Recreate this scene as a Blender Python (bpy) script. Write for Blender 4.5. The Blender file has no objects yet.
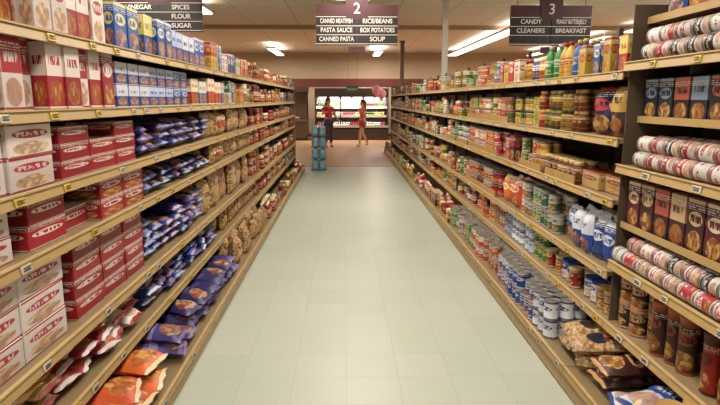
import bpy, bmesh, math, random
import numpy as np
from mathutils import Vector, Matrix
random.seed(23); rnd=random.random
def lin(h):
    h=h.lstrip('#'); o=[]
    for i in (0,2,4):
        c=int(h[i:i+2],16)/255
        o.append(c/12.92 if c<=.04045 else ((c+.055)/1.055)**2.4)
    return tuple(o)+(1.0,)
sc=bpy.context.scene
try:
    sc.view_settings.view_transform='Standard'
except Exception: pass
COL=sc.collection
def empty(name,loc=(0,0,0)):
    e=bpy.data.objects.new(name,None); e.location=loc; COL.objects.link(e); return e
# ---------------- node helpers
class NT:
    def __init__(s,name):
        s.m=bpy.data.materials.new(name); s.m.use_nodes=True; s.t=s.m.node_tree
        s.b=s.t.nodes['Principled BSDF']
    def n(s,t,**k):
        x=s.t.nodes.new(t)
        for a,b in k.items(): setattr(x,a,b)
        return x
    def put(s,sock,val):
        if hasattr(val,'node'): s.t.links.new(val,sock)
        else: sock.default_value=val
    def M(s,op,a,b=0.0,c=None):
        x=s.n('ShaderNodeMath',operation=op); s.put(x.inputs[0],a); s.put(x.inputs[1],b)
        if c is not None: s.put(x.inputs[2],c)
        return x.outputs[0]
    def mix(s,f,a,b):
        x=s.n('ShaderNodeMix',data_type='RGBA'); s.put(x.inputs[0],f); s.put(x.inputs[6],a); s.put(x.inputs[7],b)
        return x.outputs[2]
    def vec(s,x,y,z):
        c=s.n('ShaderNodeCombineXYZ'); s.put(c.inputs[0],x); s.put(c.inputs[1],y); s.put(c.inputs[2],z); return c.outputs[0]
    def noise(s,v,scale,detail=2.0):
        x=s.n('ShaderNodeTexNoise'); x.inputs['Scale'].default_value=scale; x.inputs['Detail'].default_value=detail
        if v is not None: s.put(x.inputs['Vector'],v)
        return x.outputs[0]
def plain(name,col,rough=.5,metal=0,noise=.06,emit=0,scale=20):
    n=NT(name); c=lin(col)
    o=n.n('ShaderNodeTexCoord').outputs['Object']
    f=n.noise(o,scale,3)
    d=tuple(max(0,x*(1-noise*3)) for x in c[:3])+(1,)
    n.put(n.b.inputs['Base Color'],n.mix(f,d,c))
    n.b.inputs['Roughness'].default_value=rough; n.b.inputs['Metallic'].default_value=metal
    if emit:
        n.b.inputs['Emission Color'].default_value=c; n.b.inputs['Emission Strength'].default_value=emit
    return n.m
def product_material():
    n=NT('printed_packaging')
    uv=n.n('ShaderNodeUVMap',uv_map='UVMap').outputs[0]
    sp=n.n('ShaderNodeSeparateXYZ'); n.put(sp.inputs[0],uv)
    u=n.M('FRACT',sp.outputs[0]); v=sp.outputs[1]
    def at(k,f=True):
        a=n.n('ShaderNodeAttribute',attribute_name=k); return a.outputs['Fac'] if f else a.outputs['Color']
    ca=at('ca',False); cb=at('cb',False); s=at('sd'); k=at('kd')
    vl=n.M('MULTIPLY_ADD',s,.16,.58)
    def ell(u0,v0,ru,rv):
        a=n.M('DIVIDE',n.M('SUBTRACT',u,u0),ru); b=n.M('DIVIDE',n.M('SUBTRACT',v,v0),rv)
        return n.M('LESS_THAN',n.M('ADD',n.M('MULTIPLY',a,a),n.M('MULTIPLY',b,b)),1.0)
    e1=n.M('MULTIPLY',ell(.5,vl,.40,.13),n.M('LESS_THAN',s,.72))
    pic=n.M('MULTIPLY',ell(.5,.25,.40,.19),n.M('GREATER_THAN',s,.3))
    let=n.M('GREATER_THAN',n.noise(n.vec(n.M('MULTIPLY',u,16.),n.M('MULTIPLY',v,5.),n.M('MULTIPLY',s,50.)),1.0,1.0),.48)
    let=n.M('MULTIPLY',let,n.M('MULTIPLY',n.M('LESS_THAN',n.M('ABSOLUTE',n.M('SUBTRACT',v,vl)),.065),n.M('LESS_THAN',n.M('ABSOLUTE',n.M('SUBTRACT',u,.5)),.32)))
    band=n.M('MAXIMUM',n.M('GREATER_THAN',v,.92),n.M('LESS_THAN',v,.05))
    top=n.M('MULTIPLY',n.M('GREATER_THAN',v,.5),n.M('GREATER_THAN',s,.72))
    ln=n.M('MULTIPLY',n.M('LESS_THAN',n.M('FRACT',n.M('MULTIPLY',v,24.)),.45),n.M('GREATER_THAN',n.noise(n.vec(n.M('MULTIPLY',u,22.),n.M('MULTIPLY',v,24.),s),1.0,0.0),.45))
    ln=n.M('MULTIPLY',ln,n.M('MULTIPLY',n.M('GREATER_THAN',v,.8),n.M('LESS_THAN',v,.9)))
    vo=n.n('ShaderNodeTexVoronoi'); vo.inputs['Scale'].default_value=1.0
    n.put(vo.inputs['Vector'],n.vec(n.M('MULTIPLY',u,9.),n.M('MULTIPLY',v,11.),n.M('MULTIPLY',s,90.)))
    rp=n.n('ShaderNodeValToRGB'); n.put(rp.inputs[0],n.M('FRACT',n.M('ADD',vo.outputs['Color'],s)))
    e=rp.color_ramp.elements; e[0].color=lin('#6a4420'); e[1].color=lin('#d0b078')
    for p,c in ((.35,'#a87034'),(.55,'#8c2e1c'),(.75,'#c0963c')):
        x=e.new(p); x.color=lin(c)
    c=n.mix(band,ca,cb); c=n.mix(top,c,cb); c=n.mix(pic,c,n.mix(.3,rp.outputs[0],ca)); c=n.mix(e1,c,cb); c=n.mix(let,c,ca)
    c=n.mix(ln,c,lin('#d8d0c4'))
    def eq(val): return n.M('COMPARE',k,val,.3)
    c=n.mix(eq(1.),c,lin('#8d8880')); c=n.mix(eq(2.),c,ca); c=n.mix(eq(3.),c,cb)
    v2=n.n('ShaderNodeTexVoronoi'); v2.inputs['Scale'].default_value=1.0
    n.put(v2.inputs['Vector'],n.vec(n.M('MULTIPLY',u,12.),n.M('MULTIPLY',v,14.),n.M('MULTIPLY',s,70.)))
    nd=n.mix(n.M('MULTIPLY',v2.outputs['Distance'],1.2),lin('#d8b886'),lin('#6e4a28'))
    nd=n.mix(ell(.5,.55,.36,.24),nd,ca); nd=n.mix(let,nd,cb)
    c=n.mix(eq(4.),c,nd)
    n.put(n.b.inputs['Base Color'],c)
    n.put(n.b.inputs['Metallic'],n.M('MULTIPLY',eq(1.),.7))
    n.b.inputs['Roughness'].default_value=.42
    n.b.inputs['Specular IOR Level'].default_value=.35
    return n.m
PM=product_material()
# ---------------- templates
class T: pass
def mk(verts,faces,uvs,kd,smooth):
    t=T(); t.v=np.array(verts,dtype=float); t.sizes=np.array([len(f) for f in faces])
    t.loops=np.concatenate([np.array(f) for f in faces]); t.uv=np.array([p for f in uvs for p in f],dtype=float)
    t.kd=np.array(kd,dtype=float); t.sm=np.array(smooth,dtype=bool); t.nf=len(faces); return t
def boxT(bev=.02,hi=True,side=0,top=3):
    bm=bmesh.new(); bmesh.ops.create_cube(bm,size=1)
    for w in bm.verts: w.co.z+=.5
    if hi: bmesh.ops.bevel(bm,geom=bm.edges[:],offset=bev,segments=1,affect='EDGES')
    bm.normal_update(); V=[w.co[:] for w in bm.verts]; bm.verts.index_update()
    F=[];U=[];K=[];S=[]
    for f in bm.faces:
        nn=f.normal; F.append([w.index for w in f.verts])
        if abs(nn.y)>.9: U.append([(w.co.x+.5,w.co.z) for w in f.verts]); K.append(0)
        elif abs(nn.x)>.9: U.append([(w.co.y+.5,w.co.z) for w in f.verts]); K.append(side)
        elif abs(nn.z)>.9: U.append([(w.co.x+.5,w.co.y+.5) for w in f.verts]); K.append(top)
        else: U.append([(0,0)]*len(f.verts)); K.append(2)
        S.append(False)
    bm.free(); return mk(V,F,U,K,S)
def revT(prof,kds,seg=14,capk=1,smooth=True):
    V=[];F=[];U=[];K=[];S=[]
    for r,z in prof:
        for i in range(seg):
            a=2*math.pi*i/seg; V.append((r*math.sin(a),-r*math.cos(a),z))
    for j in range(len(prof)-1):
        for i in range(seg):
            i2=(i+1)%seg
            F.append([j*seg+i,j*seg+i2,(j+1)*seg+i2,(j+1)*seg+i])
            u0=2*i/seg+.5; u1=2*(i+1)/seg+.5
            U.append([(u0,0),(u1,0),(u1,1),(u0,1)]); K.append(kds[j]); S.append(smooth)
    L=len(prof)-1
    F.append([L*seg+i for i in range(seg)]); U.append([(0,0)]*seg); K.append(capk); S.append(False)
    F.append([i for i in reversed(range(seg))]); U.append([(0,0)]*seg); K.append(capk); S.append(False)
    return mk(V,F,U,K,S)
def bagT(nu=8,nv=11,seed=0,k=0,bulge=2.2):
    r=random.Random(seed); V=[];F=[];U=[];K=[];S=[]
    ph=[r.random()*6 for _ in range(6)]
    def th(u,v):
        a=max(0,1-abs(2*u-1)**bulge); b=max(0,1-abs(2*v-1)**4)
        w=1+.2*math.sin(9*u+5*v+ph[0])*math.sin(8*v+ph[1])+.12*math.sin(19*u+ph[2])*math.sin(17*v+ph[3])
        return .5*(a**.55)*(b**.6)*w
    for side in (-1,1):
        for j in range(nv+1):
            for i in range(nu+1):
                u=i/nu; v=j/nv
                pinch=1-.06*math.sin(3.14*v)
                x=(u-.5)*(pinch)+.02*math.sin(11*v+ph[4]); z=v
                if j in(0,nv): z+=.015*math.sin(14*u+ph[5])
                V.append((x,side*th(u,v),z))
    n1=(nu+1)*(nv+1)
    for sd,off in ((-1,0),(1,n1)):
        for j in range(nv):
            for i in range(nu):
                a=off+j*(nu+1)+i; q=[a,a+1,a+nu+2,a+nu+1]; uu=[(i/nu,j/nv),((i+1)/nu,j/nv),((i+1)/nu,(j+1)/nv),(i/nu,(j+1)/nv)]
                if sd==1: q=q[::-1]; uu=uu[::-1]
                F.append(q);U.append(uu);K.append(k);S.append(True)
    return mk(V,F,U,K,S)
def sphT(sub=1):
    bm=bmesh.new(); bmesh.ops.create_icosphere(bm,subdivisions=sub,radius=.5)
    for w in bm.verts: w.co.z+=.5
    bm.verts.index_update()
    t=mk([w.co[:] for w in bm.verts],[[w.index for w in f.verts] for f in bm.faces],[[(0,0)]*3 for f in bm.faces],[2]*len(bm.faces),[True]*len(bm.faces)); bm.free(); return t
canp=[(.46,0),(.5,.012),(.5,.035),(.485,.05),(.485,.94),(.5,.955),(.5,.985),(.465,1.0),(.45,.97)]
TT={
 'box':(boxT(.02),boxT(hi=False)),
 'can':(revT(canp,[1,1,1,0,1,1,1,1],18),revT([(.49,0),(.49,.05),(.49,.94),(.5,.97),(.46,1)],[1,0,1,1],10)),
 'lcan':(revT(canp,[1,1,1,0,3,3,3,3],18,3),revT([(.49,0),(.49,.05),(.49,.88),(.5,.97),(.46,1)],[1,0,3,3],10,3)),
 'jar':(revT([(.47,0),(.5,.03),(.5,.18),(.505,.181),(.505,.68),(.5,.69),(.48,.76),(.37,.83),(.40,.835),(.40,.985),(.36,1)],[2,2,2,0,2,2,2,3,3,3],18,3),
        revT([(.5,0),(.5,.18),(.5,.68),(.37,.82),(.4,.84),(.39,1)],[2,0,2,3,3],10,3)),
 'tube':(revT([(.49,0),(.5,.01),(.5,.9),(.525,.9),(.525,.985),(.49,1)],[1,0,3,3,3],18,3),revT([(.5,0),(.5,.9),(.52,.91),(.5,1)],[0,3,3],10,3)),
 'bottle':(revT([(.45,0),(.5,.04),(.5,.15),(.5,.55),(.48,.62),(.33,.78),(.17,.86),(.17,.9),(.21,.9),(.21,.99),(.18,1)],[2,2,0,2,2,2,2,3,3,3],16,3),
           revT([(.5,0),(.5,.15),(.5,.58),(.2,.84),(.2,1)],[2,0,2,3],9,3)),
 'bag':([bagT(seed=i) for i in range(5)],[bagT(4,5,seed=i) for i in range(2)]),
 'cbag':([bagT(seed=i+9,k=4) for i in range(5)],[bagT(4,5,seed=i,k=4) for i in range(2)]),
}
SPH=sphT(2); FB=boxT(hi=False,side=2,top=2); FB.kd[:]=2
class MB:
    def __init__(s): s.V=[];s.L=[];s.Z=[];s.U=[];s.K=[];s.S=[];s.A=[];s.B=[];s.D=[];s.nv=0
    def add(s,t,R,loc,ca,cb=None,sd=.5):
        v=t.v@R.T+np.array(loc); s.V.append(v); s.L.append(t.loops+s.nv); s.nv+=len(v)
        s.Z.append(t.sizes); s.U.append(t.uv); s.K.append(t.kd); s.S.append(t.sm)
        s.A.append(np.tile(ca,(t.nf,1))); s.B.append(np.tile(cb or ca,(t.nf,1))); s.D.append(np.full(t.nf,sd))
    def box(s,x0,x1,y0,y1,z0,z1,c):
        s.add(FB,np.diag([x1-x0,y1-y0,z1-z0]),((x0+x1)/2,(y0+y1)/2,z0),c)
    def build(s,name,mat=None,parent=None):
        me=bpy.data.meshes.new(name); V=np.concatenate(s.V); L=np.concatenate(s.L); Z=np.concatenate(s.Z)
        me.vertices.add(len(V)); me.vertices.foreach_set('co',V.ravel().astype(np.float32))
        me.loops.add(len(L)); me.loops.foreach_set('vertex_index',L.astype(np.int32))
        me.polygons.add(len(Z)); st=np.concatenate([[0],np.cumsum(Z)[:-1]]); me.polygons.foreach_set('loop_start',st.astype(np.int32))
        me.update(calc_edges=True)
        me.polygons.foreach_set('use_smooth',np.concatenate(s.S))
        uv=me.uv_layers.new(name='UVMap'); uv.data.foreach_set('uv',np.concatenate(s.U).ravel().astype(np.float32))
        for nm,d in (('ca',s.A),('cb',s.B)):
            a=me.attributes.new(nm,'FLOAT_COLOR','FACE'); a.data.foreach_set('color',np.concatenate(d).ravel().astype(np.float32))
        for nm,d in (('sd',s.D),('kd',s.K)):
            a=me.attributes.new(nm,'FLOAT','FACE'); a.data.foreach_set('value',np.concatenate(d).astype(np.float32))
        me.update(); o=bpy.data.objects.new(name,me); COL.objects.link(o); me.materials.append(mat or PM)
        if parent: o.parent=parent
        return o
def rotz(a): c,s=math.cos(a),math.sin(a); return np.array([[c,-s,0],[s,c,0],[0,0,1]])
def rotx(a): c,s=math.cos(a),math.sin(a); return np.array([[1,0,0],[0,c,-s],[0,s,c]])
def roty(a): c,s=math.cos(a),math.sin(a); return np.array([[c,0,s],[0,1,0],[-s,0,c]])
# ---------------- layout constants
XLB,XLU,XRB,XRU=-.907,-1.10,1.20,1.40
LEND,REND=12.5,17.2; Y0=0.6
ZL=[.13,.38,.66,1.05,1.28,1.56,1.85]
ZN=[.15,.42,.76,1.27,1.78]; ZF=[.15,.42,.69,1.08,1.40,1.74]
SPLIT=2.85
GR={}
def G(n):
    if n not in GR: GR[n]=MB()
    return GR[n]
def front(side,z):
    if side=='L': return XLB if z<.2 else XLU
    return XRB if z<.2 else XRU
def var(c,a=.25):
    k=1-a+rnd()*a*1.4; return tuple(min(1,x*k) for x in c[:3])+(1,)
def fill(name,side,z,y0,y1,kind,dims,pal,stack=1,rows=2,block=3,setb=.02,lay=False,tray=False,miss=.08,jit=.03,gap=.006,sdr=(0,1),vh=0):
    g=G(name); w,d,h=dims; f=front(side,z); s=-1 if side=='L' else 1
    base=rotz(math.pi/2 if side=='L' else -math.pi/2)
    y=y0+w/2; i=0; hh=h; bk=0
    while y+w/2<=y1+1e-3:
        if i%block==0:
            ca,cb=random.choice(pal); sd=sdr[0]+rnd()*(sdr[1]-sdr[0]); hh=h*(1-vh*rnd()); bk=rnd()*.035 if not tray else 0
            if tray and y+w*block<=y1+w:
                c=lin('#a08050'); yy0=y-w/2; yy1=min(y1,y-w/2+block*(w+gap)-gap)
                xa=f+s*(setb-.006); xb=f+s*(setb+.004)
                g.box(min(xa,xb),max(xa,xb),yy0,yy1,z,z+.055,c)
        S=np.diag([w,d,hh])
        hi=y<6.5; t=TT[kind][0 if hi else 1]
        st=stack if rnd()>miss else max(1,stack-1)
        rr=rows if y<8 else 1
        back=bk
        if rnd()<miss*1.5: back+=.03+rnd()*.05
        for r in range(rr):
            if r==0 and stack==1 and rr>1 and rnd()<miss*.6: continue
            for q in range(st if r==0 else stack):
                tt=random.choice(t) if isinstance(t,list) else t
                a=(rnd()-.5)*2*jit*(1 if kind in('box','bag','cbag') else 20)
                if lay:
                    k2=.85+rnd()*.3
                    R=base@rotz(a)@rotx(-math.pi/2+(rnd()-.5)*.3)@roty((rnd()-.5)*.2)@np.diag([w,d*k2,hh])
                    off=setb+r*(hh+.01)+rnd()*.045; zz=z+d*.5+q*d*.84+.012
                else:
                    R=base@rotz(a)@S; off=setb+back+d/2+r*(d*1.03)+rnd()*.006; zz=z+q*hh+.001
                g.add(tt,R,(f+s*off,y+(rnd()-.5)*gap*(4 if lay else 1),zz),var(ca),cb,sd)
        y+=w+gap; i+=1
def mute(c):
    l=.3*c[0]+.55*c[1]+.15*c[2]
    return tuple(min(.9,max(.003,(x*.93+l*.07)*.95)) for x in c[:3])+(1.0,)
P=lambda *a:[(mute(lin(x)),mute(lin(y))) for x,y in a]
RED=P(('#a81c2a','#ddd0c8'),('#9c202e','#d8ccc4'),('#d8ccc8','#a41c2a'),('#a4202c','#e0d4cc')); WR=P(('#d4c8c4','#a81828')); DR=P(('#90101e','#d4c0b8'),('#a41828','#dcd0c4'))
BLU=P(('#16428c','#c8ccd8'),('#1c509c','#d8c860'),('#1a3c84','#a8b8d8')); PUR=P(('#2b2568','#7c6a9c'),('#343078','#a898b8'),('#22307c','#7888b8'),('#482e78','#504080'))
NAV=P(('#1c2a70','#5060a0'),('#252a68','#806080'),('#182058','#8090b8')); TAN=P(('#c89c68','#7a3020'),('#c4a274','#4a2a18'),('#b88c54','#2a3a70'),('#9c4a34','#d0b890'))
ORG=P(('#dc6424','#e8d0a8'),('#c44c1c','#e0c8a0'))
SAU=P(('#8a2a16','#d8c090'),('#8c1e14','#e8dcc0'),('#a83a1a','#30502a'),('#6a2416','#c8a040'),('#a84020','#e8d8b0'),('#6c2014','#b83020'))
MIX=P(('#b01c22','#e8d9b8'),('#3c7a30','#e8dcae'),('#c89a34','#8a1c18'),('#d8d0c0','#a01c22'),('#5c321c','#c0a070'),('#22489c','#e8e0d0'),('#c04a2a','#e0ccA0'),('#8c1c24','#c8b8a8'),('#c8c0b4','#2a6a34'),('#2c2428','#c03028'),('#d0702a','#e8d8a0'),('#3070a0','#d8d0c0'),('#d0b040','#a02020'))
GRN=P(('#3f8234','#d8d0a8'),('#2c682c','#d0b850'),('#6a983c','#b82820'),('#a8242a','#e8dcae'),('#c0a03c','#2c5c2c'),('#d0ccb8','#3a7a30'),('#2c5830','#b8282c'),('#b01c20','#3c7a30'),('#d0c8b4','#b02020'),('#c8782c','#2c5c2c'))
WB=P(('#d0d4dc','#22408c'),('#bcc4d0','#2a58a8'),('#22408c','#c8ccd8'),('#8c98b0','#1c2c60')); DK=P(('#2a1a1c','#b8884c'),('#3a1818','#c0905c'),('#1c2038','#b85838'),('#54201a','#c8b890'))
COF=P(('#4a2018','#b08850'),('#7c1e18','#c8b080'),('#33201a','#c0a880'),('#1f1a1e','#b87c48'))
# ----- left near
fill('spaghetti_boxes','L',1.85,1.4,2.15,'box',(.10,.06,.22),P(('#a8202c','#d8ccc4'),('#c8c0bc','#24509c')))
fill('penne_boxes','L',1.85,2.15,2.9,'box',(.12,.06,.24),RED,sdr=(.4,.9),block=2)
fill('macaroni_boxes','L',1.85,2.9,4.9,'box',(.15,.06,.25),BLU,rows=3,sdr=(.3,.95),vh=.2,block=2)
fill('spaghetti_boxes','L',1.56,1.4,1.95,'box',(.09,.06,.25),P(('#c8c0bc','#24407c'),('#9e1a24','#d0c4bc')))
fill('penne_boxes','L',1.56,1.95,2.9,'box',(.125,.06,.26),RED,sdr=(.6,.98),block=1)
fill('macaroni_boxes','L',1.56,2.9,4.3,'box',(.16,.06,.115),BLU,stack=2,sdr=(.3,.8))
fill('lasagna_boxes','L',1.28,1.3,2.25,'box',(.30,.16,.12),WR,stack=2,sdr=(.3,.6),block=1)
fill('lasagna_boxes','L',1.28,2.27,3.1,'box',(.27,.16,.07),DR,stack=3,sdr=(0,.6))
fill('noodle_bags','L',1.28,3.12,4.7,'bag',(.15,.065,.26),PUR,stack=3,rows=1,lay=True,block=1,jit=.15)
fill('lasagna_boxes','L',1.05,1.3,2.0,'box',(.30,.16,.09),WR,stack=2,sdr=(.3,.6))
fill('lasagna_boxes','L',1.05,2.02,3.15,'box',(.27,.16,.09),DR,stack=2,sdr=(0,.6),block=2)
fill('noodle_bags','L',1.05,3.17,4.8,'bag',(.15,.065,.26),NAV,stack=2,rows=1,lay=True,block=1,jit=.15)
fill('lasagna_boxes','L',.66,1.3,2.3,'box',(.30,.16,.115),WR,stack=3,sdr=(.3,.6),miss=0)
fill('lasagna_boxes','L',.66,2.32,3.15,'box',(.27,.16,.085),DR,stack=4,miss=.2,sdr=(0,.6))
fill('noodle_bags','L',.66,3.17,4.5,'bag',(.16,.07,.28),PUR,stack=4,rows=1,lay=True,miss=.3,block=1,jit=.15)
fill('egg_noodle_bags','L',.38,1.4,3.1,'bag',(.17,.09,.28),P(('#dcd4cc','#a82030'),('#d8ccb8','#c09838'),('#a83038','#d0c8c4'),('#d4c8bc','#982030'),('#c8a860','#8a2420')),stack=3,rows=1,lay=True,jit=.3,block=1)
fill('noodle_bags','L',.38,3.12,5.0,'bag',(.17,.07,.28),P(('#1e4498','#8090c0'),('#2b2568','#605090'),('#2450a8','#c0c8d8')),stack=3,rows=1,lay=True,block=1,jit=.15)
fill('pasta_shell_bags','L',.13,1.6,3.0,'bag',(.24,.09,.34),ORG,stack=2,rows=1,lay=True,jit=.25,block=2)
fill('noodle_bags','L',.13,3.0,4.9,'bag',(.19,.08,.32),P(('#3a2a74','#7c6a9c'),('#2a489c','#98a4c8'),('#2c2860','#504880')),stack=2,rows=1,lay=True,jit=.2,block=2)
for z,y0_,h_ in ((1.85,4.9,.24),(1.56,4.3,.22),(1.28,4.7,.25),(1.05,4.8,.20),(.66,4.5,.33),(.38,5.0,.25),(.13,4.9,.24)):
    if z>1.5: fill('soup_mix_boxes','L',z,y0_,6.9,'box',(.11,.06,h_),MIX,block=2,vh=.3,miss=.1)
    else: fill('egg_noodle_bags','L',z,y0_,6.9,'cbag',(.18,.11,h_),TAN,block=2,jit=.25,vh=.2,miss=.12)
# ----- left far
def farfill(side,zs,gaps,ya,yb,kinds):
    for z,gp in zip(zs,gaps):
        y=ya
        while y<yb-.1:
            L=min(yb-y,.25+rnd()*.5); nm,kd,(w,d,h),pal,tr=random.choice(kinds)
            k0=.85+rnd()*.35; w*=k0; d*=k0
            hh=min(h*(.85+rnd()*.3),gp-.05); st=max(1,int((gp-.05)/hh)) if kd in('can','lcan','box') else 1
            st=min(st,3)
            if rnd()<.3: st=max(1,st-1)
            fill(nm,side,z,y,y+L-.01,kd,(w,d,hh),random.sample(pal,min(len(pal),4)),stack=st,rows=2,block=random.choice([1,2,3]),tray=tr,vh=.08,miss=.12)
            y+=L
gl=[.25,.28,.39,.23,.28,.29,.28]
farfill('L',ZL,gl,6.9,LEND-.05,[('pasta_sauce_jars','jar',(.09,.09,.17),SAU,False),('pasta_sauce_jars','jar',(.085,.085,.19),SAU,False),
   ('tomato_cans','can',(.075,.075,.11),MIX[:1]+SAU,False),('ketchup_bottles','bottle',(.08,.08,.22),SAU,False),('rice_boxes','box',(.12,.05,.19),MIX,False),('tomato_cans','lcan',(.1,.1,.12),SAU+MIX[:3],False)])
# ----- right near
def rollcans(z,layers,y0,y1,xf):
    g=G('biscuit_cans')
    for q in range(layers):
        for r in range(3):
            y=y0+rnd()*.03
            while y<y1-.1:
                a=rnd()*6; c=random.choice(P(('#d0c8c4','#a01828'),('#c4bebc','#2a1a1c'),('#b8b2ae','#8a1a24'),('#a82030','#c8c0bc')))
                t=TT['can'][0]
                R=rotx(-math.pi/2)@rotz(a)@np.diag([.082,.082,.115])
                g.add(t,R,(xf+.045+r*.083+(q%2)*.02,y,z+.042+q*.074),var(c[0]),c[1],rnd()); y+=.118
rollcans(1.78,2,1.3,SPLIT-.03,XRU+.01)
rollcans(1.27,2,1.3,SPLIT-.03,XRU+.01)
rollcans(.76,2,1.3,SPLIT-.03,XRU+.0)
SB=P(('#1c1a20','#4a7aa0'),('#221820','#b85a3a'),('#1c222c','#8098b0'))
def boxrow(name,z,y0,y1,xf,dims,pal,kind='box',blk=1,tilt=0):
    g=G(name); w,d,h=dims; y=y0+w/2
    while y+w/2<y1:
        c=random.choice(pal); sd=.35+rnd()*.6
        t=TT[kind][0]; t=random.choice(t) if isinstance(t,list) else t
        for r in range(2): g.add(t,rotz(-math.pi/2)@np.diag([w,d,h]),(xf+d/2+r*d*1.05,y,z),c[0],c[1],sd)
        y+=w+.012
boxrow('rice_mix_boxes',1.50,1.3,SPLIT-.03,1.50,(.115,.05,.20),SB)
boxrow('rice_mix_boxes',.955,1.3,SPLIT-.03,1.46,(.115,.05,.24),P(('#3a1c20','#b99870'),('#54182c','#c8b890'),('#2a1c24','#a04a3a')))
boxrow('seasoning_pouches',1.98,1.3,SPLIT-.03,1.52,(.15,.05,.18),MIX,'bag')
fill('snack_canisters','R',.42,1.3,2.5,'tube',(.085,.085,.26),P(('#c05420','#2a1a18'),('#2a1a1c','#7c1e18'),('#a01c18','#3a2018'),('#3a2420','#984828')),block=2)
fill('coffee_cans','R',.42,2.5,SPLIT-.02,'lcan',(.10,.10,.14),COF,stack=2)
fill('coffee_cans','R',.15,1.4,2.1,'lcan',(.11,.11,.12),COF,stack=2)
fill('snack_bags','R',.15,2.1,2.75,'bag',(.19,.09,.28),DK+WB[:1],rows=1,stack=2,jit=.3,lay=True,block=1)
fill('snack_bags','R',.15,2.75,3.2,'cbag',(.19,.09,.28),DK,rows=1,stack=2,jit=.3,lay=True,block=1)
# ----- right mid
V=('vegetable_cans','can',(.075,.075,.11),GRN,False)
S1=('soup_cans','can',(.07,.07,.105),P(('#b81c22','#d8d0c4'),('#b02024','#d8b060'),('#c8a878','#8a1c18'),('#d0c8b8','#b01820')),True)
C3=('meat_cans','lcan',(.09,.09,.075),MIX,True)
fill('gelatin_boxes','R',1.74,2.9,3.5,'box',(.09,.05,.20),P(('#c0a02c','#a01c22'),('#1f4a94','#d8d0c4'),('#b01c22','#d0b840')),block=1,vh=.15)
fill('juice_bottles','R',1.74,3.5,4.1,'bottle',(.08,.08,.23),P(('#22509c','#c8a840'),('#2c7a34','#c8c0b0'),('#c0982c','#a02018')),block=2)
fill('condiment_jars','R',1.74,4.1,4.7,'jar',(.085,.085,.17),MIX,block=2)
fill('rice_boxes','R',1.74,4.7,5.3,'box',(.13,.06,.21),MIX+GRN,block=1,vh=.2)
fill('vegetable_cans','R',1.74,5.3,6.5,'can',(.075,.075,.105),GRN+MIX,stack=2,block=2)
fill('snack_bags','R',1.40,2.9,3.45,'bag',(.20,.12,.27),P(('#20306c','#b8a080'),('#2a1a1c','#b08c3c'),('#1a2450','#b03028')),block=1,jit=.2)
fill('condiment_jars','R',1.40,3.45,4.2,'jar',(.075,.075,.13),P(('#a8882c','#2a1a1c'),('#3c4424','#b8983c'),('#6a321c','#b89040'),('#a02820','#d0b050')),stack=2,block=2)
fill('olive_cans','R',1.40,4.2,4.9,'lcan',(.075,.075,.11),P(('#5c8a34','#2a2a20'),('#c0a83c','#2c2c24'),('#6a8a34','#c0a040')),stack=2,block=2)
fill('vegetable_cans','R',1.40,4.9,6.5,'can',(.075,.075,.11),GRN,stack=2,tray=True,block=2)
fill('cracker_boxes','R',1.08,2.9,3.4,'box',(.24,.14,.10),P(('#a4844c','#5a321c'),('#a88a58','#7a2a16')),stack=1,tray=False,block=1)
fill('gravy_jars','R',1.08,3.4,4.0,'jar',(.08,.08,.14),P(('#6a3424','#c0a870'),('#4a2a1c','#b89060'),('#c8b088','#6a3020')),block=2,tray=True)
fill('bean_cans','R',1.08,4.0,4.6,'can',(.08,.08,.11),P(('#7a3a24','#c0a880'),('#9a2a1c','#c8bc9e'),('#4a2a1c','#b89860'),('#285a2a','#c8b878'),('#c09838','#8a2018')),stack=2,tray=True,block=2)
fill('rice_boxes','R',1.08,4.6,5.2,'box',(.14,.06,.22),MIX+GRN,block=1,vh=.25)
fill('soup_cans','R',1.08,5.2,6.5,'can',(.075,.075,.11),S1[3],stack=2,tray=True)
fill('sugar_pouches','R',.69,2.9,3.7,'bag',(.13,.09,.24),WB+ORG[:1],rows=3,block=2,jit=.2)
fill('vegetable_cans','R',.69,3.7,4.6,'can',(.085,.085,.13),P(('#3c7a54','#c0bcb4'),('#c8c4bc','#3c7a54'),('#2a5a40','#a8a098'),('#b0282c','#d0c8b8')),stack=2,block=2)
fill('bean_bags','R',.69,4.6,5.2,'bag',(.15,.10,.26),MIX+TAN,block=1,jit=.2,vh=.15)
fill('sauce_cans','R',.69,5.2,6.5,'can',(.08,.08,.12),P(('#a01c1c','#2a1a1c'),('#7c1a1a','#b8a080'),('#a82a20','#c8bc9e'),('#5a1414','#b83028')),stack=2,tray=True)
fill('milk_cans','R',.42,2.9,3.9,'lcan',(.085,.085,.13),WB+COF[:2],stack=1,rows=3,block=2)
fill('milk_cans','R',.42,3.9,5.0,'can',(.085,.085,.11),WB+GRN[:2],stack=2,block=3)
fill('sauce_cans','R',.42,5.0,6.5,'can',(.08,.08,.11),MIX,stack=2,block=2)
fill('milk_cans','R',.15,3.2,4.4,'can',(.09,.09,.12),WB,stack=2,rows=3,block=3)
fill('vegetable_cans','R',.15,4.4,6.5,'can',(.085,.085,.11),P(('#c0bcb4','#7c2018'),('#a84a2c','#c8c0b0'),('#3c7a30','#c8bc9e'),('#c02028','#d8d0c0')),stack=2,rows=3,block=2)
gr=[.27,.27,.39,.32,.34,.29]
farfill('R',ZF,gr,6.5,REND-.05,[V,V,S1,C3,('bean_cans','can',(.08,.08,.11),MIX,True),('condiment_jars','jar',(.075,.075,.14),SAU+GRN+MIX,False),('rice_boxes','box',(.12,.05,.19),MIX,False),('juice_bottles','bottle',(.08,.08,.22),MIX+GRN,False),('olive_cans','lcan',(.08,.08,.12),GRN+MIX,False),('bean_bags','bag',(.15,.09,.22),MIX+TAN,False)])
for nm,g in GR.items(): g.build(nm)
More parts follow.
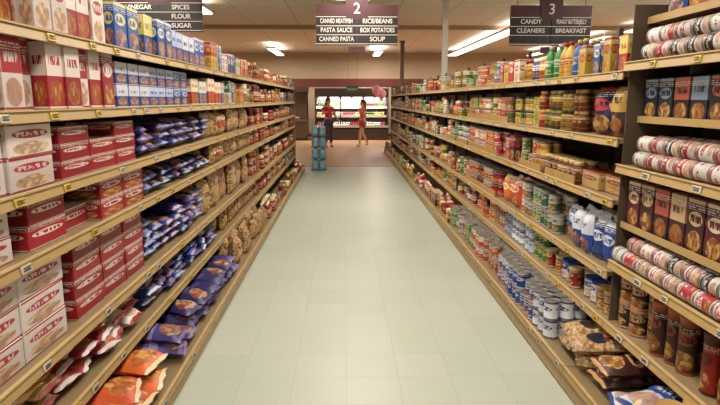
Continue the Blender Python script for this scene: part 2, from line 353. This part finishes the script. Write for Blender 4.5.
# ---------------- shelving units
RAIL=lin('#b2935e'); PLATE=lin('#8c7858'); BACK=lin('#54463a'); UPR=lin('#463a30'); KICK=lin('#88704e')
shm=NT('painted_shelf_steel'); a=shm.n('ShaderNodeAttribute',attribute_name='ca'); oc=shm.n('ShaderNodeTexCoord').outputs['Object']
nf=shm.noise(oc,14,4); shm.put(shm.b.inputs['Base Color'],shm.mix(shm.M('MULTIPLY',nf,.3),a.outputs['Color'],(.07,.05,.03,1)))
shm.b.inputs['Roughness'].default_value=.42; SHM=shm.m
def unit(side,yend,sections,name):
    s=-1 if side=='L' else 1; root=empty(name)
    xb=XLU-.42 if side=='L' else XRU+.42
    body=MB(); rails=MB(); tags=MB()
    def bx(b,xa,xc,*r): b.box(min(xa,xc),max(xa,xc),*r)
    bx(body,xb,xb+s*.06,Y0,yend,0,2.0,BACK)
    base=XLB if side=='L' else XRB
    bx(body,base+s*.03,xb,Y0,yend,0,.10,KICK)
    bx(body,base+s*.012,base+s*.03,Y0,yend,0.012,.10,RAIL)
    for ye in (yend,):
        bx(body,XLU if side=='L' else XRU,xb,ye,ye+.03,0,2.0,lin('#7c6a54'))
        bx(body,base,xb,ye,ye+.03,0,.16,lin('#7c6a54'))
    for (ya,yb,zs) in sections:
        for z in zs:
            f=front(side,z)
            bx(body,f+s*.006,xb,ya+.004,yb-.004,z-.022,z,PLATE)
            R=np.diag([.010,yb-ya-.008,.042]); tilt=roty(s*.22)
            rails.add(FB,tilt@R,(f,(ya+yb)/2,z-.040),RAIL)
            rails.add(FB,np.diag([.016,yb-ya-.008,.006]),(f+s*.004,(ya+yb)/2,z-.001),lin('#c6aa76'))
            y=ya+.08
            while y<yb-.1:
                w=.045+rnd()*.02; c=lin('#d0b02c') if rnd()<.38 else lin('#ccc4b0')
                tags.add(FB,tilt@np.diag([.004,w,.028]),(f-s*.0075,y,z-.034),c)
                if y<6: 
                    for k in (.008,.018): tags.add(FB,tilt@np.diag([.002,w*.7,.004]),(f-s*.0098,y,z-.034+k),lin('#3a3430'))
                y+=.16+rnd()*.4
        n=int((yb-ya)/.91)+1
        for i in range(n+1):
            y=min(yb-.01,ya+i*.91)
            bx(body,xb-s*.03,xb,y-.015,y+.015,0,2.06,UPR)
            for z in zs:
                if z>.2: bx(body,(XLU if side=='L' else XRU)+s*.08,xb,y-.003,y+.003,z-.07,z-.022,UPR)
    body.build('shelf_frame',SHM,root); rails.build('price_rails',SHM,root); tags.build('price_tags',SHM,root)
    return root
unit('L',LEND,[(Y0,LEND,ZL)],'grocery_shelving')
rr_=unit('R',REND,[(Y0,SPLIT,ZN),(SPLIT,REND,ZF)],'grocery_shelving')
g=MB()
for z,xf in ((1.50,1.49),(.955,1.45),(1.98,1.5)):
    g.box(xf,1.80,Y0,SPLIT-.01,z-.012,z-.001,PLATE)
    g.box(xf-.004,xf,Y0,SPLIT-.01,z-.014,z+.02,RAIL)
g.box(1.43,1.80,SPLIT-.006,SPLIT+.001,.42,2.06,BACK)
g.build('insert_shelf_trays',SHM,rr_)
# ---------------- room
fm=NT('vinyl_floor_tile'); oc=fm.n('ShaderNodeTexCoord').outputs['Object']
br=fm.n('ShaderNodeTexBrick',offset=0.0,squash=1.0); fm.put(br.inputs['Vector'],oc)
br.inputs['Scale'].default_value=1.0; br.inputs['Brick Width'].default_value=.3048; br.inputs['Row Height'].default_value=.3048
br.inputs['Mortar Size'].default_value=.0018; br.inputs['Mortar Smooth'].default_value=.4
br.inputs['Color1'].default_value=lin('#b8beb2'); br.inputs['Color2'].default_value=lin('#b2b9ac'); br.inputs['Mortar'].default_value=lin('#9a9e92')
sp=fm.noise(oc,60,4); sc2=fm.noise(oc,1.4,3)
c=fm.mix(fm.M('MULTIPLY',fm.M('GREATER_THAN',sp,.60),.12),br.outputs['Color'],lin('#989c90'))
c=fm.mix(fm.M('MULTIPLY',sc2,.18),c,lin('#a6a698'))
fm.put(fm.b.inputs['Base Color'],c); fm.put(fm.b.inputs['Roughness'],fm.M('MULTIPLY_ADD',sc2,.08,.34))
fm.b.inputs['Specular IOR Level'].default_value=.42
wm=NT('wood_plank_floor'); oc=wm.n('ShaderNodeTexCoord').outputs['Object']
b2=wm.n('ShaderNodeTexBrick',offset=.5); wm.put(b2.inputs['Vector'],oc); b2.inputs['Scale'].default_value=1
b2.inputs['Brick Width'].default_value=1.2; b2.inputs['Row Height'].default_value=.15; b2.inputs['Mortar Size'].default_value=.002
b2.inputs['Color1'].default_value=lin('#b48e66'); b2.inputs['Color2'].default_value=lin('#a6805a'); b2.inputs['Mortar'].default_value=lin('#7e5e40')
wm.put(wm.b.inputs['Base Color'],b2.outputs['Color']); wm.b.inputs['Roughness'].default_value=.4
def ceilmat(name,c1,c2):
    m=NT(name); oc=m.n('ShaderNodeTexCoord').outputs['Object']
    b=m.n('ShaderNodeTexBrick',offset=0.0); m.put(b.inputs['Vector'],oc); b.inputs['Scale'].default_value=1
    b.inputs['Brick Width'].default_value=1.22; b.inputs['Row Height'].default_value=.61; b.inputs['Mortar Size'].default_value=.012
    b.inputs['Color1'].default_value=lin(c1); b.inputs['Color2'].default_value=lin(c1); b.inputs['Mortar'].default_value=lin(c2)
    sn=m.noise(oc,90,3); m.put(m.b.inputs['Base Color'],m.mix(m.M('MULTIPLY',sn,.2),b.outputs['Color'],lin(c2)))
    m.b.inputs['Roughness'].default_value=.9; return m.m
def slab(name,x0,x1,y0,y1,z0,z1,mat):
    me=bpy.data.meshes.new(name); bm=bmesh.new(); bmesh.ops.create_cube(bm,size=1)
    for w in bm.verts: w.co=Vector(((x0+x1)/2+w.co.x*(x1-x0),(y0+y1)/2+w.co.y*(y1-y0),(z0+z1)/2+w.co.z*(z1-z0)))
    bm.to_mesh(me); bm.free(); o=bpy.data.objects.new(name,me); me.materials.append(mat); COL.objects.link(o); return o
XW=12; YB=-5; YF=25; CZ=3.6
slab('floor',-XW,XW,YB,13.6,-.1,0,fm.m)
slab('floor_wood',-XW,XW,13.6,YF,-.1,0,wm.m)
slab('trim_floor_threshold',-XW,XW,13.57,13.63,0,.004,plain('threshold','#6a5540',.5))
wallm=plain('wall_paint','#d4c4ac',.8,noise=.03,scale=3); w2=plain('far_wall_paint','#ccb498',.8,noise=.03,scale=3)
slab('wall_back',-XW,XW,YB-.1,YB,0,CZ,wallm)
slab('wall_left',-XW-.1,-XW,YB,YF,0,CZ,wallm); slab('wall_right',XW,XW+.1,YB,YF,0,CZ,wallm)
slab('wall_far',-XW,XW,YF,YF+.1,0,CZ,w2)
slab('trim_wall_band',-XW,XW,YF-.03,YF,2.15,2.5,plain('maroon_band','#7a3a34',.6))
slab('ceiling',-XW,XW,YB,YF,CZ,CZ+.1,ceilmat('ceiling_tile','#eee4d6','#ccbaa6'))
slab('trim_ceiling_beam',-XW,XW,15.9,16.05,CZ-.10,CZ,plain('bulkhead','#b89c84',.7))
slab('baseboard_far',-XW,XW,YF-.03,YF,0,.12,plain('basebd','#4a3a2c',.6))
# ---------------- columns
colm=plain('column_paint','#d6cfc8',.5,noise=.02)
def column(x,y,w,ztop,mat):
    g=bmesh.new(); me=bpy.data.meshes.new('support_column')
    def bx(w,z0,z1):
        r=bmesh.ops.create_cube(g,size=1)
        for q in r['verts']: q.co=Vector((q.co.x*w,q.co.y*w,(z0+z1)/2+q.co.z*(z1-z0)))
    bx(w,0,ztop); bx(w*1.5,0,.15); bx(w*1.4,ztop-.06,ztop)
    bmesh.ops.bevel(g,geom=g.edges[:],offset=w*.06,segments=2,affect='EDGES')
    g.to_mesh(me); g.free(); o=bpy.data.objects.new('support_column',me); o.location=(x,y,0); me.materials.append(mat); COL.objects.link(o)
column(2.02,11.6,.11,CZ,colm); column(2.0,20,.13,CZ,plain('column_dark','#7a6454',.6)); 
# ---------------- ceiling light fixtures (strips dropped on stems, with an added uplight to brighten the ceiling)
em=plain('fluorescent_diffuser','#fff6ea',.4,noise=0,emit=3.0); hous=plain('fixture_housing','#d8d0c8',.5)
def fixture(x,y0,y1,zc,energy,w=.26):
    r=empty('ceiling_light_fixture',(0,0,0)); zz=zc-.16
    parts=[slab('housing',x-w/2-.03,x+w/2+.03,y0,y1,zz-.05,zz,hous),slab('diffuser',x-w/2,x+w/2,y0+.04,y1-.04,zz-.08,zz-.045,em)]
    for yy in (y0+.4,y1-.4): parts.append(slab('stem',x-.01,x+.01,yy-.01,yy+.01,zz,zc,hous))
    for a in parts: a.parent=r
    for up in (0,1):  # up-facing lamp is an added fill that lightens the ceiling
        L=bpy.data.lights.new('tube_light','AREA'); L.shape='RECTANGLE'; L.size=w; L.size_y=y1-y0-.1; L.energy=energy*(.24 if up else 1); L.color=(1,.915,.80)
        o=bpy.data.objects.new('added_ceiling_fill' if up else 'tube_light',L); o.location=(x,(y0+y1)/2,zz+.01 if up else zz-.09); COL.objects.link(o); o.parent=r
        if up: o.rotation_euler=(math.pi,0,0)
EN=104
for (a,b) in ((-3,1),(2,6),(7,10.6)): fixture(.15,a,b,CZ,EN*1.0,.6)  # aisle-centre strips added overhead to light the aisle
for (a,b) in ((0,5),(6,12.4)): fixture(-2.9,a,b,CZ,EN*1.0)
fixture(4.4,2,10,CZ,EN); fixture(4.4,12.4,23.6,CZ,EN*1.5,.34)
fixture(7.6,9,15.4,CZ,EN*.8); fixture(7.6,16.4,23.5,CZ,EN*.8)
fixture(-5.6,16.4,23,CZ,EN*1.2); fixture(-2.6,20.5,23.6,CZ,EN*.9); fixture(1.3,21.5,23.8,CZ,EN*.9)  # the last two strips are added to brighten the far end
# ---------------- aisle signs
maroon=plain('sign_maroon','#4a2226',.45,noise=.02); black=plain('sign_black','#221c20',.4,noise=.02); white=plain('sign_white','#e8e0d8',.5,noise=.0); wire=plain('sign_wire','#3a3634',.4,.6)
def text(s,loc,size,par,ry=0):
    c=bpy.data.curves.new('sign_text','FONT'); c.body=s; c.size=size; c.align_x='CENTER'; c.align_y='CENTER'; c.extrude=.002
    c.offset=.0012
    o=bpy.data.objects.new('sign_text',c); o.rotation_euler=(math.pi/2,0,0); o.location=loc; c.materials.append(white); COL.objects.link(o); o.parent=par; return o
def sign(x,y,num,rows,z0=2.42,zc=CZ):
    r=empty('hanging_aisle_sign',(0,0,0)); W=1.18
    def p(n,*a):
        o=slab(n,*a); o.parent=r
    p('sign_board',x-W/2,x+W/2,y,y+.05,z0,z0+.40,maroon)
    p('header',x-W/2,x+W/2,y-.005,y+.055,z0+.40,z0+.56,maroon)
    p('number_plaque',x-.16,x+.16,y-.015,y+.065,z0+.36,z0+.64,maroon)
    p('cap',x-.18,x+.18,y-.02,y+.07,z0+.64,z0+.66,black)
    p('pendant',x-.12,x+.12,y+.005,y+.045,z0-.11,z0-.02,maroon)
    for i,(a,b) in enumerate(rows):
        zz=z0+.33-i*.125
        p('slat',x-W/2+.02,x-.012,y-.012,y-.002,zz-.052,zz+.052,black); p('slat',x+.012,x+W/2-.02,y-.012,y-.002,zz-.052,zz+.052,black)
        if a: text(a,(x-W/4,y-.016,zz),.088,r).scale=(min(1,.52/(len(a)*.088*.64)),1,1)
        if b: text(b,(x+W/4,y-.016,zz),.088,r).scale=(min(1,.52/(len(b)*.088*.64)),1,1)
    for i in range(4):
        zz=z0+.392-i*.125
        p('divider',x-W/2,x+W/2,y-.010,y-.001,zz-.004,zz+.004,white)
    text(num,(x,y-.02,z0+.50),.21,r)
    for dx in (-.5,.5): p('wire',x+dx-.004,x+dx+.004,y+.02,y+.028,z0+.56,zc,wire)
sign(.18,8.4,'2',[('CANNED MEAT/FISH','RICE/BEANS'),('PASTA SAUCE','BOX POTATOES'),('CANNED PASTA','SOUP')],2.38)
sign(3.0,8.4,'3',[('CANDY','PEANUT BUTTER/JELLY'),('CLEANERS','BREAKFAST'),('','')],2.38)
sign(-2.62,8.4,'1',[('VINEGAR','SPICES'),('OILS','FLOUR'),('','SUGAR')],2.56)
# ---------------- water jugs
jm=NT('blue_water_jug_plastic'); jm.b.inputs['Roughness'].default_value=.2; jm.b.inputs['Transmission Weight'].default_value=.2
jo=jm.n('ShaderNodeTexCoord').outputs['Object']; jm.put(jm.b.inputs['Base Color'],jm.mix(jm.noise(jo,9,2),lin('#5a96b4'),lin('#b0ccd8')))
jt=revT([(.44,0),(.5,.03),(.5,.2),(.47,.23),(.5,.26),(.5,.45),(.47,.48),(.5,.51),(.5,.7),(.42,.8),(.2,.88),(.12,.9),(.12,.96),(.15,.96),(.15,1)],[2]*14,18,2)
g=MB()
for i in range(2):
    for j in range(2):
        for q in range(4): g.add(jt,np.diag([.155,.155,.235]),(-.685+i*.165,12.82+j*.18,.042+q*.257),lin('#5aa6b8'))
jug=g.build('water_jug_stack',jm.m)
g=MB()
for q in range(4): g.box(-.775,-.43,12.73,13.10,.02+q*.257,.04+q*.257,lin('#4a7a96'))
for i in range(3): g.box(-.775+i*.135,-.70+i*.135,12.73,13.10,0,.02,lin('#8a6a44'))
g.build('rack',SHM,jug)
# ---------------- produce display
r=empty('produce_display_case'); cx0,cx1,cy=-1.2,1.75,22.6
g=MB(); W_=lin('#d0c8c0'); D_=lin('#3a2a22'); 
g.box(cx0,cx1,cy,cy+1.1,0,.45,D_); g.box(cx0,cx1,cy+.95,cy+1.1,.45,2.1,lin('#c8beb4')); g.box(cx0,cx1,cy+.1,cy+1.1,1.70,2.05,D_)
for x in (cx0,cx1-.05,-.2,.75): g.box(x,x+.05,cy+.1,cy+1.1,.45,1.75,D_)
for i,(z,yf) in enumerate(((.55,.0),(.95,.25),(1.3,.4))):
    g.box(cx0,cx1,cy+yf,cy+1.0,z-.03,z,W_); g.box(cx0,cx1,cy+yf-.01,cy+yf+.01,z-.05,z+.04,W_)
g.build('case_body',SHM,r)
lampm=plain('case_light_tube','#fff4ea',.4,noise=0,emit=6)
for i in range(6):
    o=slab('case_light',cx0+.15+i*.46,cx0+.5+i*.46,cy+.2,cy+.3,1.62,1.70,lampm); o.parent=r
L=bpy.data.lights.new('case_lamp','AREA'); L.shape='RECTANGLE'; L.size=2.6; L.size_y=.2; L.energy=110; L.color=(1,.93,.88)
o=bpy.data.objects.new('case_lamp',L); o.location=((cx0+cx1)/2,cy+.15,1.60); o.rotation_euler=(math.radians(30),0,0); COL.objects.link(o); o.parent=r
g=MB(); fc=[lin(c) for c in ('#a83030','#b87830','#5c7a40','#c0a860','#d8d4c8','#3c5a30','#a04850','#e0d8cc','#e0dcd0','#d8d0c8')]
for z,yf in ((.55,.05),(.95,.3),(1.3,.45)):
    x=cx0+.1
    while x<cx1-.15:
        c=random.choice(fc); n=random.randint(3,5)
        for k in range(n):
            if x>cx1-.15: break
            for m in range(3):
                for q in range(2 if m else 1):
                    g.add(SPH,np.eye(3)*.09,(x+.02*(q),cy+yf+.05+m*.09,z+q*.075+.001),c)
            x+=.095
g.build('fruit_and_vegetables',None,r)
def counter(x0,x1,y0,y1):
    g=MB(); g.box(x0+.05,x1-.05,y0+.05,y1-.05,0,.1,D_); g.box(x0,x1,y0,y1,.1,.75,lin('#5a4230')); g.box(x0-.03,x1+.03,y0-.03,y1+.03,.75,.80,lin('#7a5a3e'))
    g.box(x0,x0+.05,y1-.1,y1-.05,.8,1.9,D_); g.box(x1-.05,x1,y1-.1,y1-.05,.8,1.9,D_); g.box(x0-.03,x1+.03,y0+.3,y1,1.9,2.1,lin('#4a3428'))
    g.box(x0,x1,y1-.06,y1-.04,.8,1.9,lin('#7a6450'))
    x=x0+.05
    while x<x1-.3:
        c=random.choice(fc)
        g.box(x,x+.3,y0+.05,y0+.08,.8,.9,lin('#8a6a48')); g.box(x,x+.3,y0+.5,y0+.53,.8,.95,lin('#8a6a48'))
        for i in range(3):
            for j in range(4): g.add(SPH,np.eye(3)*.1,(x+.06+i*.09,y0+.14+j*.1,.82),c)
        x+=.34
    g.build('produce_counter',SHM)
counter(-4.2,-1.5,22.4,23.4); counter(2.0,4.6,22.4,23.4)
r=empty('produce_sign'); gm=plain('sign_green','#2f7a5a',.5)
o=slab('board',.06,.50,21,21.04,1.85,2.10,gm); o.parent=r
t=text('FRESH',(.28,20.99,1.97),.13,r)
for dx in (.12,.44):
    o=slab('wire',dx,dx+.008,21.015,21.023,2.1,3.6,wire); o.parent=r
# ---------------- balloon
def ballon(x,y,z,par):
    bm=bmesh.new(); bmesh.ops.create_uvsphere(bm,u_segments=24,v_segments=16,radius=.16)
    for w in bm.verts:
        if w.co.z<0: k=1+.35*(-w.co.z/.15)**2; w.co.z*=k; w.co.x*=1-.25*(-w.co.z/.2)**2; w.co.y*=1-.25*(-w.co.z/.2)**2
    q=bmesh.ops.create_cone(bm,segments=10,radius1=.02,radius2=.006,depth=.03,cap_ends=True)
    for w in q['verts']: w.co.z-=.225
    me=bpy.data.meshes.new('balloon_skin'); bm.to_mesh(me); bm.free(); me.polygons.foreach_set('use_smooth',[True]*len(me.polygons))
    o=bpy.data.objects.new('balloon_skin',me); o.location=(x,y,z); me.materials.append(BPM); COL.objects.link(o); o.parent=par
    me=bpy.data.curves.new('string','CURVE'); me.dimensions='3D'; me.bevel_depth=.003; s=me.splines.new('POLY'); s.points.add(2)
    for p,c in zip(s.points,((x,y,z-.23),(x*.6+.58*.4,y,z*.6+.4),(.56,19.30,1.33))): p.co=c+(1,)
    o=bpy.data.objects.new('string',me); COL.objects.link(o); me.materials.append(white); o.parent=par
BPM=plain('balloon_pink','#ffa8c0',.3,noise=0)
# ---------------- people
skinm=plain('skin','#d09a7c',.5,noise=.02); hairm=plain('hair','#3a2218',.5); lip=plain('lips','#9c4038',.4); eyew=plain('eye_white','#e8e4e0',.3,noise=0); eyed=plain('eye_iris','#20140e',.3,noise=0)
def skinobj(name,pts,edges,root,mat,par,sub=2):
    me=bpy.data.meshes.new(name); ks=list(pts); me.from_pydata([pts[k][0] for k in ks],[(ks.index(a),ks.index(b)) for a,b in edges],[])
    o=bpy.data.objects.new(name,me); COL.objects.link(o); me.materials.append(mat)
    m=o.modifiers.new('s','SKIN'); m.use_smooth_shade=True
    for k,sv in zip(ks,me.skin_vertices[0].data):
        q=pts[k][1]; sv.radius=q if isinstance(q,tuple) else (q,q); sv.use_root=(k==root)
    s=o.modifiers.new('u','SUBSURF'); s.levels=sub; s.render_levels=sub; o.parent=par; return o
def ellips(name,loc,sz,mat,par,rot=(0,0,0)):
    bm=bmesh.new(); bmesh.ops.create_uvsphere(bm,u_segments=16,v_segments=12,radius=1); me=bpy.data.meshes.new(name); 
    for w in bm.verts: w.co=Vector((w.co.x*sz[0],w.co.y*sz[1],w.co.z*sz[2]))
    bm.to_mesh(me); bm.free(); me.polygons.foreach_set('use_smooth',[True]*len(me.polygons)); me.materials.append(mat)
    o=bpy.data.objects.new(name,me); o.location=loc; o.rotation_euler=rot; COL.objects.link(o); o.parent=par; return o
def person(name,loc,yaw,J,top,bottom,shoe,shortlegs):
    r=empty(name,loc); r.rotation_euler=(0,0,yaw)
    B=dict(pel=((0,0,.86),(.125,.095)),wai=((0,0,1.0),(.10,.08)),che=((0,0,1.18),(.125,.09)),nb=((0,0,1.32),(.055,.05)),nk=((0,-.005,1.38),(.045,.045)),
      hd=((0,-.015,1.46),(.072,.083)),ht=((0,-.01,1.54),(.066,.076)))
    E=[('pel','wai'),('wai','che'),('che','nb'),('nb','nk'),('nk','hd'),('hd','ht')]
    for s in 'LR':
        q=J[s]
        B['sh'+s]=(q['sh'],.05);B['el'+s]=(q['el'],.037);B['wr'+s]=(q['wr'],.025);E+=[('che','sh'+s),('sh'+s,'el'+s),('el'+s,'wr'+s)]
        B['hp'+s]=(q['hp'],.085);B['kn'+s]=(q['kn'],.055);B['ca'+s]=(tuple(q['kn'][i]*.6+q['an'][i]*.4 for i in range(3)),.052);B['an'+s]=(q['an'],.033);B['to'+s]=(q['to'],(.035,.028))
        E+=[('pel','hp'+s),('hp'+s,'kn'+s),('kn'+s,'ca'+s),('ca'+s,'an'+s),('an'+s,'to'+s)]
        wr=Vector(q['wr']); dr=(wr-Vector(q['el'])).normalized(); side=dr.cross(Vector((0,1,0)))
        side=side.normalized() if side.length>.1 else Vector((1,0,0)); side2=dr.cross(side)
        H={'w':(tuple(wr),.024),'p':(tuple(wr+dr*.05),(.036,.016)),'q':(tuple(wr+dr*.085),(.038,.014))}
        skinobj('palm_'+s,H,[('w','p'),('p','q')],'w',skinm,r,1)
        for i,(o_,l) in enumerate(((-.028,.062),(-.010,.074),(.010,.07),(.027,.055))):
            b=wr+dr*.08+side*o_; m=b+dr*l*.5+side2*.006; e=m+dr*l*.4+side2*.022
            skinobj('finger_%s%d'%(s,i),{'a':(tuple(b),.009),'b':(tuple(m),.008),'c':(tuple(e),.007)},[('a','b'),('b','c')],'a',skinm,r,1)
        b=wr+dr*.03-side*.024; m=b-side*.028+dr*.025; e=m+dr*.03
        skinobj('thumb_'+s,{'a':(tuple(b),.011),'b':(tuple(m),.010),'c':(tuple(e),.008)},[('a','b'),('b','c')],'a',skinm,r,1)
        a=Vector(q['an']); t=Vector(q['to'])
        skinobj('shoe_'+s,{'h':(tuple(a+Vector((0,.02,-.03))),.042),'m':(tuple((a+t)/2+Vector((0,0,-.022))),(.04,.036)),'t':(tuple(t+Vector((0,0,-.004))),(.04,.03))},[('h','m'),('m','t')],'h',shoe,r,1)
    skinobj('body',B,E,'pel',skinm,r)
    T_={k:(B[k][0],tuple(x*1.13+.004 for x in B[k][1])) for k in('wai','che')}
    T_['hem']=((0,0,.90),(.135,.105)); T_['co']=((0,0,1.30),(.075,.062)); TE=[('hem','wai'),('wai','che'),('che','co')]
    for s in 'LR':
        q=J[s]; T_['sh'+s]=(q['sh'],.060); T_['sl'+s]=(tuple(q['sh'][i]*.45+q['el'][i]*.55 for i in range(3)),.053); TE+=[('che','sh'+s),('sh'+s,'sl'+s)]
    skinobj('shirt',T_,TE,'che',top,r)
    S_={'pel':((0,0,.87),(.14,.108)),'wb':((0,0,.95),(.118,.094))}; SE=[('pel','wb')]
    for s in 'LR':
        q=J[s]; S_['hp'+s]=(q['hp'],.098); f=.55 if shortlegs else 1.0
        S_['th'+s]=(tuple(q['hp'][i]*(1-f)+q['kn'][i]*f for i in range(3)),.085 if shortlegs else .066); SE+=[('pel','hp'+s),('hp'+s,'th'+s)]
        if not shortlegs: S_['cf'+s]=(tuple(q['kn'][i]*.15+q['an'][i]*.85 for i in range(3)),.052); SE.append(('th'+s,'cf'+s))
    skinobj('shorts' if shortlegs else 'trousers',S_,SE,'pel',bottom,r)
    for s in (-1,1):
        ellips('eye',(s*.030,-.083,1.485),(.013,.008,.008),eyew,r); ellips('iris',(s*.030,-.090,1.485),(.006,.004,.006),eyed,r)
        ellips('ear',(s*.078,0,1.475),(.010,.018,.028),skinm,r); ellips('brow',(s*.030,-.086,1.505),(.017,.006,.004),hairm,r)
    ellips('nose',(0,-.098,1.462),(.012,.016,.022),skinm,r,(.25,0,0)); ellips('mouth',(0,-.088,1.428),(.022,.008,.007),lip,r)
    ellips('chin',(0,-.06,1.405),(.03,.03,.022),skinm,r)
    ellips('hair_cap',(0,.018,1.515),(.090,.095,.088),hairm,r)
    skinobj('hair_length',{'a':((0,.07,1.52),(.08,.045)),'b':((0,.09,1.40),(.085,.04)),'c':((0,.09,1.25),(.07,.03)),'d':((0,.085,1.12),(.035,.02))},[('a','b'),('b','c'),('c','d')],'a',hairm,r)
    return r
def jn(sh,el,wr,hp,kn,an,to): return dict(sh=sh,el=el,wr=wr,hp=hp,kn=kn,an=an,to=to)
J1=dict(L=jn((.16,0,1.28),(.22,-.02,1.03),(.24,-.20,.90),(.085,0,.80),(.095,-.01,.46),(.10,.02,.07),(.11,-.12,.035)),
        R=jn((-.16,0,1.28),(-.24,-.05,1.06),(-.22,-.26,1.12),(-.085,0,.80),(-.10,-.03,.46),(-.10,0,.07),(-.12,-.14,.035)))
J2=dict(L=jn((.16,0,1.28),(.25,-.12,1.10),(.22,-.28,1.28),(.085,0,.80),(.09,-.20,.48),(.09,-.22,.07),(.09,-.36,.035)),
        R=jn((-.16,0,1.28),(-.22,.10,1.05),(-.24,.02,.83),(-.085,0,.80),(-.09,.05,.45),(-.09,.30,.10),(-.09,.20,.035)))
redm=plain('red_cloth','#cc3040',.8); cor=plain('coral_cloth','#e8645c',.8); jean=plain('denim','#4a4458',.85); rsh=plain('shorts_cloth','#b03c48',.8); shoe=plain('shoe_white','#c8c0b8',.6); shoed=plain('shoe_dark','#3a2c2c',.6)
person('woman_in_red_shirt',(-.56,19.2,0.005),.5,J1,redm,jean,shoed,False).scale=(1.05,)*3
p2=person('woman_in_coral_top',(.62,19.6,0.005),-.9,J2,cor,rsh,shoe,True)
bl=empty('balloon_bunch')
ballon(1.08,19.3,1.92,bl); ballon(1.26,19.5,1.80,bl)
# ---------------- world + camera
w=bpy.data.worlds.new('World'); sc.world=w; w.use_nodes=True; w.node_tree.nodes['Background'].inputs[0].default_value=(.9,.8,.75,1); w.node_tree.nodes['Background'].inputs[1].default_value=.2
cam=bpy.data.cameras.new('camera'); co=bpy.data.objects.new('camera',cam); COL.objects.link(co); sc.camera=co
cam.sensor_width=36; cam.lens=28; co.location=(0,0,1.6)
co.rotation_euler=(math.radians(90-10.4),0,math.radians(-1.53))
cam.clip_start=.05
